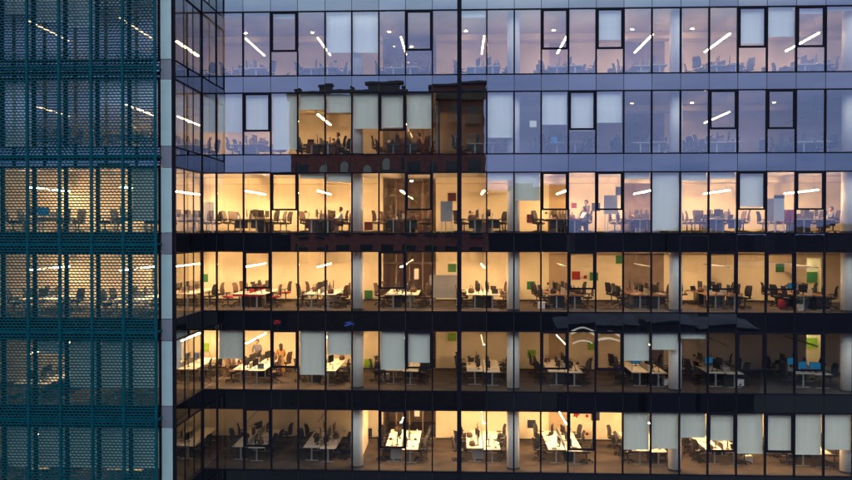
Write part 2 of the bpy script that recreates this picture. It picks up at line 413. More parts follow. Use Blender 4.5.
# ------------------------------------------------------------------ rooms: slabs, ceilings, walls, columns
GX0, GX1 = WX(383, BY), WX(436, BY)          # opening to the glazed meeting room
DX0, DX1 = WX(806, BY), WX(822, BY)          # doorway
TX0, TX1 = WX(549, BY), WX(568, BY)
NX0, NX1 = WX(622, BY), WX(664, BY)
RY = 50.6
COLPX = [357, 513.3, 675.5, 848]
COLX = [WX(p, FY + 0.75) for p in COLPX]
for r in range(NS):
    zt = FLOOR[r]
    zb = CEIL[r+1] if r + 1 < NS else zt - 0.6
    # slab in two pieces butted at the re-entrant corner
    mb = MB().box(XL, XR, FY + 0.11, RY, zb + 0.012, zt - 0.012)
    mb.box(XWL, XL - 0.11, WY + 0.11, RY, zb + 0.012, zt - 0.012)
    bpart('floor_slab', mb, M['concrete'])
    mb = MB().box(XL, XR, FY + 0.105, RY, zt - 0.012, zt); mb.box(XWL, XL - 0.105, WY + 0.105, RY, zt - 0.012, zt)
    bpart('carpet', mb, M['carpet'])
    zc = CEIL[r]
    mb = MB().box(XL, XR, FY + 0.105, RY, zc, zc + 0.012); mb.box(XWL, XL - 0.105, WY + 0.105, RY, zc, zc + 0.012)
    bpart('ceiling', mb, M['ceil'])
    f, c = zt, zc
    segs = [(XWL, GX0, 'wall'), (GX1, TX0, 'wall'), (TX0, TX1, 'tan'), (TX1, NX0, 'wall'), (NX0, NX1, 'brown'), (NX1, DX0, 'wall')]
    if r in (4, 5): segs += [(DX1, XR, 'wall')]
    else: segs += [(DX0, XR, 'wall')]
    for a, b, m in segs:
        bpart('interior_wall', MB().box(a, b, BY, BY + 0.12, f, c), M[m])
    bpart('skirting', MB().box(XWL, GX0, BY - 0.015, BY - 0.002, f, f + 0.09).box(GX1, DX0, BY - 0.015, BY - 0.002, f, f + 0.09), M['base'])
    # bulkhead that drops from the ceiling along the back wall
    bpart('bulkhead', MB().box(XL - 6, GX0, BY - 0.9, BY - 0.003, c - 0.32, c - 0.002).box(GX1, XR - 0.1, BY - 0.9, BY - 0.003, c - 0.32, c - 0.002), M['wall'])
    # glazed meeting room behind
    bpart('interior_wall', MB().box(GX0 - 0.12, GX0, BY + 0.125, RY - 0.1, f, c).box(GX1, GX1 + 0.12, BY + 0.125, RY - 0.1, f, c), M['brown'])
    bpart('interior_wall', MB().box(XWL, XR, RY - 0.1, RY, f, c), M['tan'])
    mb = MB()
    n = 4
    for k in range(n + 1):
        x = GX0 + (GX1 - GX0) * k / n
        mb.box(x - 0.03, x + 0.03, BY + 0.02, BY + 0.10, f, c)
    mb.box(GX0, GX1, BY + 0.022, BY + 0.098, f + 2.15, f + 2.23); mb.box(GX0, GX1, BY + 0.022, BY + 0.098, f, f + 0.10)
    bpart('partition_frame', mb, M['brown'])
    bpart('partition_glass', MB().box(GX0 + 0.03, GX1 - 0.03, BY + 0.055, BY + 0.065, f + 0.1, c), M['clear'])
    if r in (4, 5):
        bpart('interior_wall', MB().box(DX0 - 0.12, DX0, BY + 0.125, RY - 0.1, f, c).box(DX1 + 1.4, DX1 + 1.52, BY + 0.125, RY - 0.1, f, c), M['wall'])
        bpart('interior_wall', MB().box(DX0, DX1 + 1.4, BY + 2.0, BY + 2.1, f, c), M['wall'])
        bpart('door_frame', MB().box(DX0, DX0 + 0.05, BY - 0.02, BY + 0.11, f, f + 2.5).box(DX1 - 0.05, DX1, BY - 0.02, BY + 0.11, f, f + 2.5).box(DX0, DX1, BY - 0.022, BY + 0.112, f + 2.5, c), M['wall'])
    bpart('interior_wall', MB().box(XWL, -16.3, 41.75, 41.87, f, c), M['wall'])
    if r == 6: bpart('interior_wall', MB().box(COLX[0] - 0.05, COLX[0] + 0.05, FY + 2.6, BY - 0.92, f, c), M['wall'])  # added partition, made up to keep lamp light out of the dim bays
    if r == 2: bpart('interior_wall', MB().box(WX(437, 43), WX(437, 43) + 0.1, FY + 1.0, BY - 0.91, f, c), M['brown'])
    # round columns
    for x in COLX:
        cb = bpart('column', MB().lathe([(0.32, f), (0.32, c)], x, FY + 0.75, 28), M['column'], smooth=False)
        for p in cb.data.polygons: p.use_smooth = len(p.vertices) == 4
        part('column_base', MB().lathe([(0.335, f + 0.001), (0.335, f + 0.11)], x, FY + 0.75, 28), M['base'], cb)
    # end walls
    bpart('end_wall', MB().box(XR + 0.04, XR + 0.2, FY + 0.1, RY, f, c).box(XWL - 0.2, XWL, WY, RY, f, c), M['wall'])
bpart('roof', MB().box(XL, XR + 0.2, FY - 0.02, RY, HEAD[0] + 0.07, HEAD[0] + 0.9).box(XWL - 0.2, XL - 0.002, WY - 0.02, RY, HEAD[0] + 0.07, HEAD[0] + 0.9), M['slate'])
bpart('plinth', MB().box(XL, XR + 0.2, FY - 0.1, RY, 0.0, SILL[-1] - 0.7).box(XWL - 0.2, XL - 0.002, WY - 0.1, RY, 0.0, SILL[-1] - 0.7), M['slate'])

# ------------------------------------------------------------------ furniture
def chair_proto(kind):
    back, seat = {'black': ('mesh', 'black'), 'grey': ('greymesh', 'black'), 'brown': ('brownmesh', 'brownmesh'), 'rust': ('brownmesh', 'redfab'), 'red': ('redfab', 'redfab')}[kind]
    ms = {}
    mb = MB()
    for k in range(5):
        a = 2*math.pi*k/5 + 0.3
        tip = (0.30*math.cos(a), 0.30*math.sin(a), 0.075)
        mb.bar((0, 0, 0.12), tip, 0.05, 0.035)
        mb.bar((tip[0], tip[1]-0.012, 0.03), (tip[0], tip[1]+0.012, 0.03), 0.06, 0.06, 8)
    mb.lathe([(0.03, 0.10), (0.03, 0.40), (0.09, 0.41), (0.09, 0.43)], seg=10)
    ms['base'] = mb.mesh('base', M['black'])
    def slab(fn, nu, nv, th, axis):
        bm = bmesh.new(); grid = []
        for s in (0, 1):
            g = [[bm.verts.new(fn(i/nu, j/nv, s*th)) for j in range(nv+1)] for i in range(nu+1)]; grid.append(g)
        for i in range(nu):
            for j in range(nv):
                bm.faces.new((grid[0][i][j], grid[0][i+1][j], grid[0][i+1][j+1], grid[0][i][j+1]))
                bm.faces.new((grid[1][i][j], grid[1][i][j+1], grid[1][i+1][j+1], grid[1][i+1][j]))
        for i in range(nu):
            for j in (0, nv):
                bm.faces.new((grid[0][i][j], grid[1][i][j], grid[1][i+1][j], grid[0][i+1][j]))
        for j in range(nv):
            for i in (0, nu):
                bm.faces.new((grid[0][i][j], grid[0][i][j+1], grid[1][i][j+1], grid[1][i][j]))
        bmesh.ops.recalc_face_normals(bm, faces=bm.faces)
        return bm
    def fin(bm, name, mat):
        me = bpy.data.meshes.new(name); bm.to_mesh(me); bm.free(); me.materials.append(mat)
        for p in me.polygons: p.use_smooth = True
        return me
    # seat faces +x
    def fs(u, v, t):
        x = -0.22 + 0.46*u; hw = 0.235 * (1 - 0.25*max(0, abs(u-0.5)*2-0.6)/0.4)
        y = (v-0.5)*2*hw
        return (x, y, 0.44 + t + 0.02*(2*abs(v-0.5))**2 - 0.03*max(0, u-0.7)/0.3)
    ms['seat'] = fin(slab(fs, 6, 6, 0.06, 2), 'seat', M[seat])
    def fb(u, v, t):
        z = 0.56 + 0.50*v; hw = 0.225*(1 - 0.22*max(0, abs(v-0.5)*2-0.55)/0.45)
        y = (u-0.5)*2*hw
        return (-0.22 - 0.09*v + 0.05*(2*abs(u-0.5))**2 + 0.03*math.sin(v*math.pi) - t, y, z)
    ms['backrest'] = fin(slab(fb, 6, 7, 0.028, 0), 'backrest', M[back])
    for sgn, key in ((1, 'a'), (-1, 'b')):
        mb = MB()
        mb.bar((-0.10, sgn*0.23, 0.46), (-0.05, sgn*0.29, 0.64), 0.035, 0.03)
        mb.bar((-0.16, sgn*0.29, 0.655), (0.12, sgn*0.29, 0.66), 0.06, 0.03)
        ms['arm' + key] = mb.mesh('armrest', M['black'])
    mb = MB(); mb.bar((-0.12, 0, 0.43), (-0.27, 0, 0.50), 0.06, 0.03); mb.bar((-0.27, 0, 0.50), (-0.285, 0, 0.80), 0.06, 0.03)
    ms['spine'] = mb.mesh('spine', M['black'])
    t = empty('office_chair', (0, 0, 0))
    for nm, k in (('base', 'base'), ('seat', 'seat'), ('backrest', 'backrest'), ('armrest', 'arma'), ('armrest', 'armb'), ('spine', 'spine')):
        link(nm, ms[k], t)
    return t
PROTO = {k: [chair_proto(k), False] for k in ('black', 'grey', 'brown', 'red', 'rust')}
def copy_once(slot):
    if not slot[1]: slot[1] = True; return slot[0]
    return copy_tree(slot[0])
def chair(kind, x, y, z, rz, label):
    o = copy_once(PROTO[kind]); o.location = (x, y, z); o.rotation_euler = (0, 0, rz); o.scale = (1.1, 1.1, 1.13)
    tag(o, label, 'chair', 'swivel chairs at the desk benches'); return o

BL, BW = 3.9, 0.84             # bench length and width of each half
def bench_proto(kind):
    top = M['deskdark'] if kind == 'brown' else M['desk']
    t = empty('desk_bench', (0, 0, 0))
    for sgn, off in ((-1, 0.0), (1, -0.22)):
        x0, x1 = (-BW - 0.03, -0.03) if sgn < 0 else (0.03, BW + 0.03)
        part('desktop', MB().box(x0, x1, off, off + BL, 0.705, 0.735), top, t)
        xc = (x0 + x1) / 2
        for yy in (0.12, BL/2, BL - 0.12):
            mb = MB(); mb.box(xc - 0.035, xc + 0.035, off + yy - 0.03, off + yy + 0.03, 0.03, 0.704)
            mb.box(xc - 0.33, xc + 0.33, off + yy - 0.035, off + yy + 0.035, 0.0, 0.03)
            mb.box(xc - 0.33, xc + 0.33, off + yy - 0.02, off + yy + 0.02, 0.66, 0.704)
            part('leg', mb, M['steel'], t)
        part('crossbar', MB().box(xc - 0.02, xc + 0.02, off + 0.16, off + BL - 0.16, 0.60, 0.65), M['steel'], t)
        if kind == 'red':
            part('apron', MB().box(x0 + 0.005, x1 - 0.005, off + 0.004, off + 0.03, 0.60, 0.704), M['redfab'], t)
        if kind in ('panel', 'brown'):
            part('modesty_panel', MB().box(x0 + 0.10 , x1 - 0.06, off + 0.21, off + 0.23, 0.25, 0.70), M['bluefab'] if kind == 'panel' else M['black'], t)
    part('divider', MB().box(-0.012, 0.012, 0.15, BL - 0.25, 0.66, 1.03), M['bluefab'] if kind == 'panel' else (M['redfab'] if kind == 'red' else M['greyboard']), t)
    return t
BPROTO = {k: [bench_proto(k), False] for k in ('pale', 'panel', 'red', 'brown')}

def monitor_proto(on):
    t = empty('monitor', (0, 0, 0))     # screen faces +x
    sc = part('screen', MB().box(-0.014, 0.012, -0.31, 0.31, 0.13, 0.52), M['black'], t)
    part('display', MB().box(0.0125, 0.0145, -0.295, 0.295, 0.145, 0.505), M['screen_on'] if on else M['screen_off'], sc)
    mb = MB(); mb.box(-0.10, 0.08, -0.11, 0.11, 0.0, 0.012); mb.box(-0.045, -0.02, -0.025, 0.025, 0.012, 0.30); mb.box(-0.03, -0.0125, -0.03, 0.03, 0.22, 0.30)
    part('stand', mb, M['black'], t)
    return t
MPROTO = {k: [monitor_proto(k), False] for k in (True, False)}
def monitor(on, x, y, z, rz, label):
    o = copy_once(MPROTO[on]); o.location = (x, y, z); o.rotation_euler = (0, 0, rz)
    tag(o, label, 'monitor', 'monitors on the desk benches'); return o

CLUT = [('paper_stack', 'white paper stack', 'paper'), ('laptop', 'open dark laptop', 'laptop'), ('desk_lamp', 'small black desk lamp', 'desk lamp'), ('handbag', 'brown handbag on the desk', 'bag'), ('water_bottle', 'pale water bottle', 'bottle')]
def clutter_protos():
    d = {}
    t = link('paper_stack', MB().box(-.15, .15, -.11, .11, 0, .03).box(-.13, .16, -.10, .12, .0302, .045).mesh('paper_stack', M['paper'])); d['paper_stack'] = [t, False]
    t = empty('laptop', (0, 0, 0)); part('base', MB().box(-.12, .12, -.17, .17, 0, .018), M['black'], t)
    m_ = MB(); m_.quad((.12, -.17, .018), (.12, .17, .018), (.20, .17, .25), (.20, -.17, .25)); m_.quad((.13, -.17, .016), (.21, -.17, .248), (.21, .17, .248), (.13, .17, .016)); part('screen', m_, M['screen_off'], t); d['laptop'] = [t, False]
    t = empty('desk_lamp', (0, 0, 0)); part('base', MB().lathe([(.09, 0), (.09, .02), (.02, .03)]), M['black'], t)
    part('arm', MB().bar((0, 0, .02), (-.12, 0, .30), .022).bar((-.12, 0, .30), (.12, 0, .44), .022), M['black'], t)
    part('lamp_shade', MB().lathe([(.085, .33), (.05, .42), (.025, .45)], .14, 0), M['black'], t); d['desk_lamp'] = [t, False]
    t = empty('handbag', (0, 0, 0)); part('body', MB().lathe([(.10, 0), (.17, .04), (.16, .18), (.11, .25), (.03, .27)]), M['brownmesh'], t, True)
    part('handle', MB().bar((-.08, 0, .24), (-.05, 0, .38), .02).bar((-.05, 0, .38), (.05, 0, .38), .02).bar((.05, 0, .38), (.08, 0, .24), .02), M['black'], t); d['handbag'] = [t, False]
    t = empty('water_bottle', (0, 0, 0)); part('body', MB().lathe([(.038, 0), (.04, .17), (.018, .21)]), M['white'], t); part('cap', MB().lathe([(.02, .2101), (.02, .24)]), M['blue'], t); d['water_bottle'] = [t, False]
    for nm, mt in (('drawer_unit', 'black'), ('pale_drawer_unit', 'greyboard')):
        t = empty('drawer_unit', (0, 0, 0)); part('cabinet', MB().box(-.2, .2, -.27, .27, .04, .6), M[mt], t)
        for k in range(3): part('drawer', MB().box(-.19, .19, -.29, -.271, .06 + .18*k, .225 + .18*k), M[mt], t)
        part('castor', MB().box(-.17, -.12, -.22, .22, 0, .039).box(.12, .17, -.22, .22, 0, .039), M['black'], t)
        d[nm] = [t, False]
    return d
CPROTO = clutter_protos()
PEND_ME = MB().box(-0.034, 0.034, 0, 4.1, 0, 0.04); PEND_CAP = MB().box(-0.038, 0.038, -0.01, 4.11, 0.041, 0.062)
cap_me = PEND_CAP.mesh('housing', M['housing'])
mbw = MB()
for yy in (0.5, 3.6): mbw.box(-0.006, 0.006, yy - 0.006, yy + 0.006, 0.075, 0.93)
wire_me = mbw.mesh('suspension_wire', M['steel'])
_dif = {}
def pendant(x, y, z, s, label):
    t = empty('pendant_lamp', (x, y, z), 0, label, 'lamp', 'linear pendant lamps above the benches')
    key = round(s, 2)
    if key not in _dif: _dif[key] = MB().box(-0.034, 0.034, 0, 4.1, 0, 0.04).mesh('diffuser', lamp_mat(s) if s > 0 else M['lamp_off'])
    link('diffuser', _dif[key], t); link('housing', cap_me, t); link('suspension_wire', wire_me, t)
ring_me = {k: MB().lathe([(v_, -0.012), (v_, -0.001)], seg=18).mesh('rim', M['housing']) for k, v_ in ((True, 0.12), (False, 0.20))}
_dn = {}
def downlight(x, y, z, s, label):
    small = s < 400
    if small: s *= 3.0
    t = empty('ceiling_downlight', (x, y, z), 0, label, 'ceiling light', 'round downlights in the office ceilings')
    key = round(s, 2)
    rr = 0.075 if small else 0.17
    key = (key, small)
    if key not in _dn: _dn[key] = MB().lathe([(rr, -0.03), (rr, -0.0125)], seg=18).mesh('lens', lamp_mat(s))
    link('rim', ring_me[small], t); link('lens', _dn[key], t)

BENCH_PX = [246, 318, 401, 484, 567, 652, 729, 818]
BENCH_X = [WX(p, FY + 1.2) for p in BENCH_PX]
L0 = 205.0
PEND = {
 1: [.12, .12, .16, .24, .34, .40, .42, .42],
 2: [.45, .6, .13, 0, 0, 0, .16, 0],
 3: [1.9, 1.5, 1.0, .5, 1.6, 1.6, 1.4, 1.4],
 4: [1.3, 1.3, .9, 1.3, 0, 0, 0, 0],
 5: [1.6, 1.2, .35, .2, .2, .2, 0, 0],
 6: [0, 0, 1.7, 1.7, 1.7, 1.5, 1.4, 1.4],
}
DOWN = {1: [12]*8, 2: [0, 0, 0, 0, 2, 2, 12, 6], 3: [0]*8, 4: [0, 0, 0, 0, 225, 230, 250, 230], 5: [0, 0, 0, 0, 0, 0, 0, 0], 6: [26, 34, 0, 0, 0, 0, 0, 0]}
KIND = {(4, 0): 'red', (3, 0): 'brown', (3, 4): 'brown', (3, 1): 'brown', (2, 1): 'brown', (2, 2): 'brown', (3, 2): 'brown', (3, 3): 'brown', (3, 6): 'panel', (3, 7): 'panel', (3, 5): 'panel', (4, 6): 'brown', (4, 7): 'brown', (4, 5): 'brown', (4, 4): 'brown', (1, 3): 'panel', (1, 6): 'panel', (1, 7): 'panel', (1, 4): 'panel', (1, 1): 'panel'}
CK = {(3, 0): 'grey', (4, 0): 'rust', (4, 1): 'brown', (4, 2): 'brown', (4, 3): 'brown', (3, 2): 'brown', (3, 1): 'brown', (5, 0): 'brown', (3, 6): 'grey'}
COLW = {'black': 'black mesh', 'grey': 'grey mesh', 'brown': 'brown mesh', 'red': 'red fabric', 'rust': 'brown backed red'}
ENDW = ['window end', 'middle', 'wall end']
SIDEW = {-1: 'left', 1: 'right'}
SKIPCH = {(3, 1, 1, 0), (2, 1, 1, 0), (3, 4, 1, 0), (3, 7, 1, 0), (5, 2, -1, 0), (5, 0, 1, 1), (5, 0, -1, 1)}
LITSCR = {(5, 7, -1, 0): R(-65), (5, 7, -1, 1): R(-70), (5, 7, 1, 0): R(-110), (5, 6, -1, 1): R(-60), (4, 7, -1, 1): R(-70), (5, 5, -1, 1): R(-70), (2, 4, -1, 1): R(-70)}
rnd = random.Random(11)
for r in range(1, 7):
    z = FLOOR[r]
    for b, x in enumerate(BENCH_X):
        kind = KIND.get((r, b), 'pale')
        y0 = FY + 1.7 + rnd.uniform(-0.08, 0.08)
        o = copy_once(BPROTO[kind]); o.location = (x, y0, z); o.rotation_euler = (0, 0, 0)
        colw = {'pale': 'pale', 'panel': 'blue panelled', 'red': 'red edged', 'brown': 'dark brown'}[kind]
        tag(o, f'{colw} double desk bench, {ORD[b]} from the recessed corner on the {storey(r)}', 'desk', 'desk benches')
        ck = CK.get((r, b), 'black')
        for sgn in (-1, 1):
            for k, yy in enumerate((0.55, 1.95, 3.3)):
                if (r, b, sgn, k) in SKIPCH: continue
                if rnd.random() < (0.06 if r > 2 else 0.15): continue
                d = 1.08 + rnd.uniform(-0.10, 0.26)
                rz = (0 if sgn < 0 else math.pi) + rnd.uniform(-0.7, 0.7)
                chair(ck, x + sgn*d, y0 + yy + rnd.uniform(-0.2, 0.2), z, rz, f'{COLW[ck]} swivel chair, {ENDW[k]}, {SIDEW[sgn]} side of {ORD[b]} bench, {storey(r)}')
                # monitors
            for k, yy in enumerate((0.6, 1.95, 3.3)):
                on = (r, b, sgn, k) in LITSCR
                if not on and rnd.random() < 0.06: continue
                rz = (math.pi if sgn < 0 else 0) + rnd.uniform(-0.35, 0.35)
                if on: rz = LITSCR[(r, b, sgn, k)]
                monitor(on, x + sgn*(0.26 + rnd.uniform(-.03, .05)), y0 + yy + (-0.22 if sgn > 0 else 0), z + 0.735, rz,
                        f'{"black monitor with lit blue screen" if on else "dark monitor"}, {SIDEW[sgn]} {ENDW[k]} of {ORD[b]} bench, {storey(r)}')
        for sgn in (-1, 1):
            for k, yy in enumerate((0.55, 1.9, 3.25)):
                if rnd.random() < 0.5:
                    dk = 'drawer_unit' if rnd.random() < .65 else 'pale_drawer_unit'
                    oo = copy_once(CPROTO[dk]); oo.location = (x + sgn*rnd.uniform(.24, .34), y0 + yy + rnd.uniform(-.12, .3), z); oo.rotation_euler = (0, 0, rnd.choice((0, PI/2*sgn)))
                    tag(oo, f'{"black" if dk == "drawer_unit" else "grey"} drawer unit below the desk, {SIDEW[sgn]} {ENDW[k]} of {ORD[b]} bench, {storey(r)}', 'drawer unit', 'drawer units below the desk benches')
                u_ = rnd.random()
                if u_ < 0.08: continue
                nm = CLUT[int((u_ - 0.08) / 0.92 * 4.999)]
                lab = f'{nm[1]}, {SIDEW[sgn]} {ENDW[k]} of {ORD[b]} bench, {storey(r)}'
                oo = copy_once(CPROTO[nm[0]]); oo.location = (x + sgn*rnd.uniform(.5, .74), y0 + yy + rnd.uniform(-.35, .3) - (.15 if sgn > 0 else 0), z + 0.736); oo.rotation_euler = (0, 0, rnd.uniform(0, 6.28))
                tag(oo, lab, nm[2], 'small things on the desk benches')
        pendant(x, FY + 1.2, z + 2.17, PEND[r][b] * L0, f'{"lit" if PEND[r][b] > 0 else "unlit"} linear pendant lamp above the {ORD[b]} desk bench on the {storey(r)}')
        if DOWN[r][b] > 0:
            downlight(x - 0.9 if b not in (4, 5) else x - 0.3, FY + (4.6 if DOWN[r][b] < 150 else 3.4), CEIL[r], DOWN[r][b]*3.0, f'small round ceiling downlight beside the {ORD[b]} pendant lamp, {storey(r)}')

# wing furniture
WB = [(WX(30, 37.4), 37.5, 'far'), (WX(124, 37.4), 37.3, 'near'), (-14.75, 41.9, 'inner')]
WPEND = {1: [.02, .02, .06], 2: [.02, .2, .2], 3: [1.5, 1.5, 1.5], 4: [1.3, 1.3, 1.2], 5: [.4, .2, 1.2], 6: [.3, .25, .05]}
WPHR = {'far': 'behind the outer mesh', 'near': 'behind the mesh corner', 'inner': 'beside the glass side wall'}
for r in range(1, 7):
    z = FLOOR[r]
    for q, (x, y0, w) in enumerate(WB):
        o = copy_once(BPROTO['pale']); o.location = (x, y0, z)
        tag(o, f'pale double desk bench {WPHR[w]}, {storey(r)}', 'desk', 'desk benches')
        pendant(x, y0 - 0.3, z + 2.17, WPEND[r][q] * L0, f'lit linear pendant lamp {WPHR[w]}, {storey(r)}')
        for sgn in (-1, 1):
            for k, yy in enumerate((0.55, 2.0, 3.3)):
                if k == 2 or (r in (1, 6) and k == 1): continue
                if r in (5, 6) and q < 2: continue
                chair('black' if rnd.random() < .7 else 'grey', x + sgn*(1.2 + rnd.uniform(-.1, .25)), y0 + yy, z, (0 if sgn < 0 else math.pi) + rnd.uniform(-.6, .6),
                      f'swivel chair, {ENDW[k]}, {SIDEW[sgn]} of the bench {WPHR[w]}, {storey(r)}')
            for k, yy in enumerate((0.6, 2.0)):
                if r in (1, 6) and k: continue
                monitor(r == 3 and q == 0 and k == 0 and sgn > 0, x + sgn*0.27, y0 + yy, z + 0.735, (math.pi if sgn < 0 else 0) + rnd.uniform(-.3, .3) if not (r == 3 and q == 0 and k == 0 and sgn > 0) else -1.3 - 0.4*sgn,
                        f'monitor, {SIDEW[sgn]} {ENDW[k]} of the bench {WPHR[w]}, {storey(r)}')

# meeting room lamps and the room behind the doorway
for r, s in {1: 160, 2: 350, 3: 380, 4: 130, 5: 8, 6: 200}.items():
    downlight((GX0 + GX1)/2, BY + 2.0, CEIL[r], s, f'bright ceiling light in the glazed meeting room, {storey(r)}')
for r in (4, 5):
    _sv = WARM; WARM = (1.0, 0.9, 0.55); 
    downlight((DX0 + DX1)/2, BY + 1.0, CEIL[r], 330.0 + r, f'bright ceiling light in the small room beyond the doorway, {storey(r)}')
    WARM = _sv

# ------------------------------------------------------------------ boards, panels, papers
def wall_panel(px, py, r, mat, size, label, Y=None, name='wall_panel', cat='wall panel', h=None):
    Y = Y or BY - 0.03
    x, z = W(px, py, Y); h = h or size
    o = part(name, MB().box(-size/2, size/2, -0.02, 0.02, -h/2, h/2), M[mat], None, loc=(x, Y, z))
    tag(o, label, cat, 'square panels on the office back walls' if cat == 'wall panel' else None); return o
WP = [(3, 368.5, 226, 'maroon', 'low dark maroon square wall panel beside the first column'), (3, 452, 197, 'maroon', 'high dark maroon square wall panel above the flip chart beside the thick mullion'),
      (3, 531, 218.5, 'maroon', 'low dark maroon square wall panel beside the second column'), (3, 596, 207, 'navy', 'dark square wall panel behind the standing man'), (3, 620, 191, 'navy', 'dark square wall panel above the easel'),
      (4, 368.5, 294.5, 'green', 'low green square wall panel beside the first column'), (4, 452, 268, 'green', 'high green square wall panel above the grey mobile board'),
      (4, 531, 285.5, 'green', 'green square wall panel beside the second column'), (4, 576, 275.5, 'red', 'red square wall panel beside a casement window'), (4, 594, 276.5, 'green', 'green square wall panel behind a casement frame edge'),
      (4, 620, 259.5, 'green', 'green square wall panel high beside the brown panelling'), (4, 780, 268, 'green', 'dark green square wall panel beside the bright doorway'), (4, 204, 278, 'green', 'narrow green wall panel at the recessed corner'),
      (5, 368.5, 363, 'lime', 'low lime green square wall panel beside the first column'), (5, 452, 337, 'lime', 'high lime green square wall panel beside the thick mullion'), (5, 531.5, 354, 'lime', 'lime green square wall panel beside the second column'),
      (5, 592, 346, 'lime', 'lime green square wall panel behind a casement window'), (5, 205, 347, 'lime', 'lime green wall panel at the recessed corner'),
      (6, 368, 432.5, 'navy', 'low navy square wall panel beside the first column'), (6, 531.5, 424, 'navy', 'navy square wall panel beside the second column'), (6, 595.5, 416.5, 'navy', 'navy square wall panel behind a casement frame')]
for r, px, py, m, lab in WP: wall_panel(px, py, r, m, 0.47, lab + ', ' + storey(r))
for r, px, py, s, lab in [(4, 585.3, 277, 0.18, 'tiny red wall panel between a red and a green one'), (6, 576, 414.5, 0.36, 'red paper star high on the wall beside the navy panel'), (6, 587, 416, 0.2, 'small upper red paper flower on the cream wall'), (6, 587, 434, 0.2, 'small lower red paper flower on the cream wall'), (3, 574, 205.5, 0.3, 'pinkish red wall panel behind the seated man')]:
    x, z = W(px, py, BY - 0.02)
    mb = MB(); n = 10
    if r == 6:
        pts = [((s*0.62 if k % 2 == 0 else s*0.36)*math.cos(2*math.pi*k/n), (s*0.62 if k % 2 == 0 else s*0.36)*math.sin(2*math.pi*k/n)) for k in range(n)]
        mb.v = [(a, -0.008, c) for a, c in pts] + [(a, 0.008, c) for a, c in pts]
        mb.f = [tuple(reversed(range(n))), tuple(range(n, 2*n))] + [(k, (k+1) % n, n + (k+1) % n, n + k) for k in range(n)]; mb.mi = [0]*len(mb.f)
    else: mb.box(-s/2, s/2, -0.01, 0.01, -s/2, s/2)
    tag(part('wall_decoration', mb, M['red'], None, loc=(x, BY - 0.02, z)), lab + ', ' + storey(r), 'wall decoration')
tag(wall_panel(533, 124, 2, 'paper', 0.34, 'white paper sheet stuck inside the window beside the second column', FY + 0.06, 'paper_sheet', 'paper', 0.32), None, None)
wall_panel(288.5, 427.5, 6, 'paper', 0.33, 'white poster sheet on the dim back wall, lowest storey', None, 'poster', 'poster', 0.46)
wall_panel(416.5, 274, 4, 'paper', 0.27, 'white notice on the brown meeting room glazing, fourth storey', BY - 0.05, 'notice', 'poster', 0.62)
wall_panel(417, 412, 6, 'paper', 0.3, 'white notice on the meeting room glazing, lowest storey', BY - 0.05, 'notice', 'poster', 0.5)
wall_panel(196, 355, 5, 'blue', 0.22, 'small blue card seen through the wing side glass, fifth storey', 43.0, 'card', 'card', 0.28)
for r, py, m in ((4, 277, 'green'), (5, 343, 'lime')):
    wall_panel(812, py, r, m, 0.62, f'{"dark green" if r == 4 else "lime green"} picture beyond the bright doorway, {storey(r)}', BY + 1.97, 'picture', 'picture', 0.6)

def flip_chart(px, Y, r, w, h, zb, mat, label, header=None):
    x = WX(px, Y); z = FLOOR[r]
    t = empty('flip_chart', (x, Y, z), rnd.uniform(-.15, .15), label, 'flip chart')
    part('board', MB().box(-w/2, w/2, -0.015, 0.015, zb, zb + h), M[mat], t)
    part('leg', MB().bar((-w*0.38, 0.02, zb + 0.1), (-w*0.48, -0.12, 0), 0.035), M['steel'], t)
    part('leg', MB().bar((w*0.38, 0.02, zb + 0.1), (w*0.48, -0.12, 0), 0.035), M['steel'], t)
    part('leg', MB().bar((0, 0.04, zb + h*0.8), (0, 0.55, 0), 0.035), M['steel'], t)
    if header: part('clip_bar', MB().box(-w/2, w/2, -0.03, 0.03, zb + h - 0.14, zb + h + 0.02), M[header], t)
flip_chart(208, 42.6, 3, 0.70, 1.05, 0.62, 'greyboard', 'grey flip chart standing in the recessed corner, third storey')
flip_chart(446.5, 41.3, 3, 0.62, 1.05, 0.6, 'greyboard', 'pale flip chart beside the thick black mullion, third storey')
flip_chart(610.5, 41.8, 3, 0.72, 0.98, 0.98, 'greyboard', 'grey board on an easel behind the casement window, third storey')
flip_chart(779, 41.2, 3, 0.5, 1.28, 0.62, 'white', 'tall white flip chart with dark top bar, third storey', 'bluefab')
flip_chart(770, 41.4, 3, 0.42, 1.15, 0.62, 'greyboard', 'narrow grey board beside the tall white flip chart, third storey')
# big mobile board
x0, z1 = W(429.5, 275, 43.2); x1, z0 = W(457.5, 298, 43.2)
t = empty('mobile_board', ((x0+x1)/2, 43.2, FLOOR[4]), 0, 'wide grey mobile whiteboard beside the thick mullion, fourth storey', 'whiteboard')
w = (x1-x0)/2
part('board', MB().box(-w, w, -0.02, 0.02, z0 - FLOOR[4], z1 - FLOOR[4]), M['greyboard'], t)
for s in (-1, 1):
    part('leg', MB().box(s*(w-0.05)-0.02, s*(w-0.05)+0.02, -0.045, -0.022, 0.05, 1.3).box(s*(w-0.05)-0.03, s*(w-0.05)+0.03, -0.35, 0.3, 0.0, 0.05), M['steel'], t)

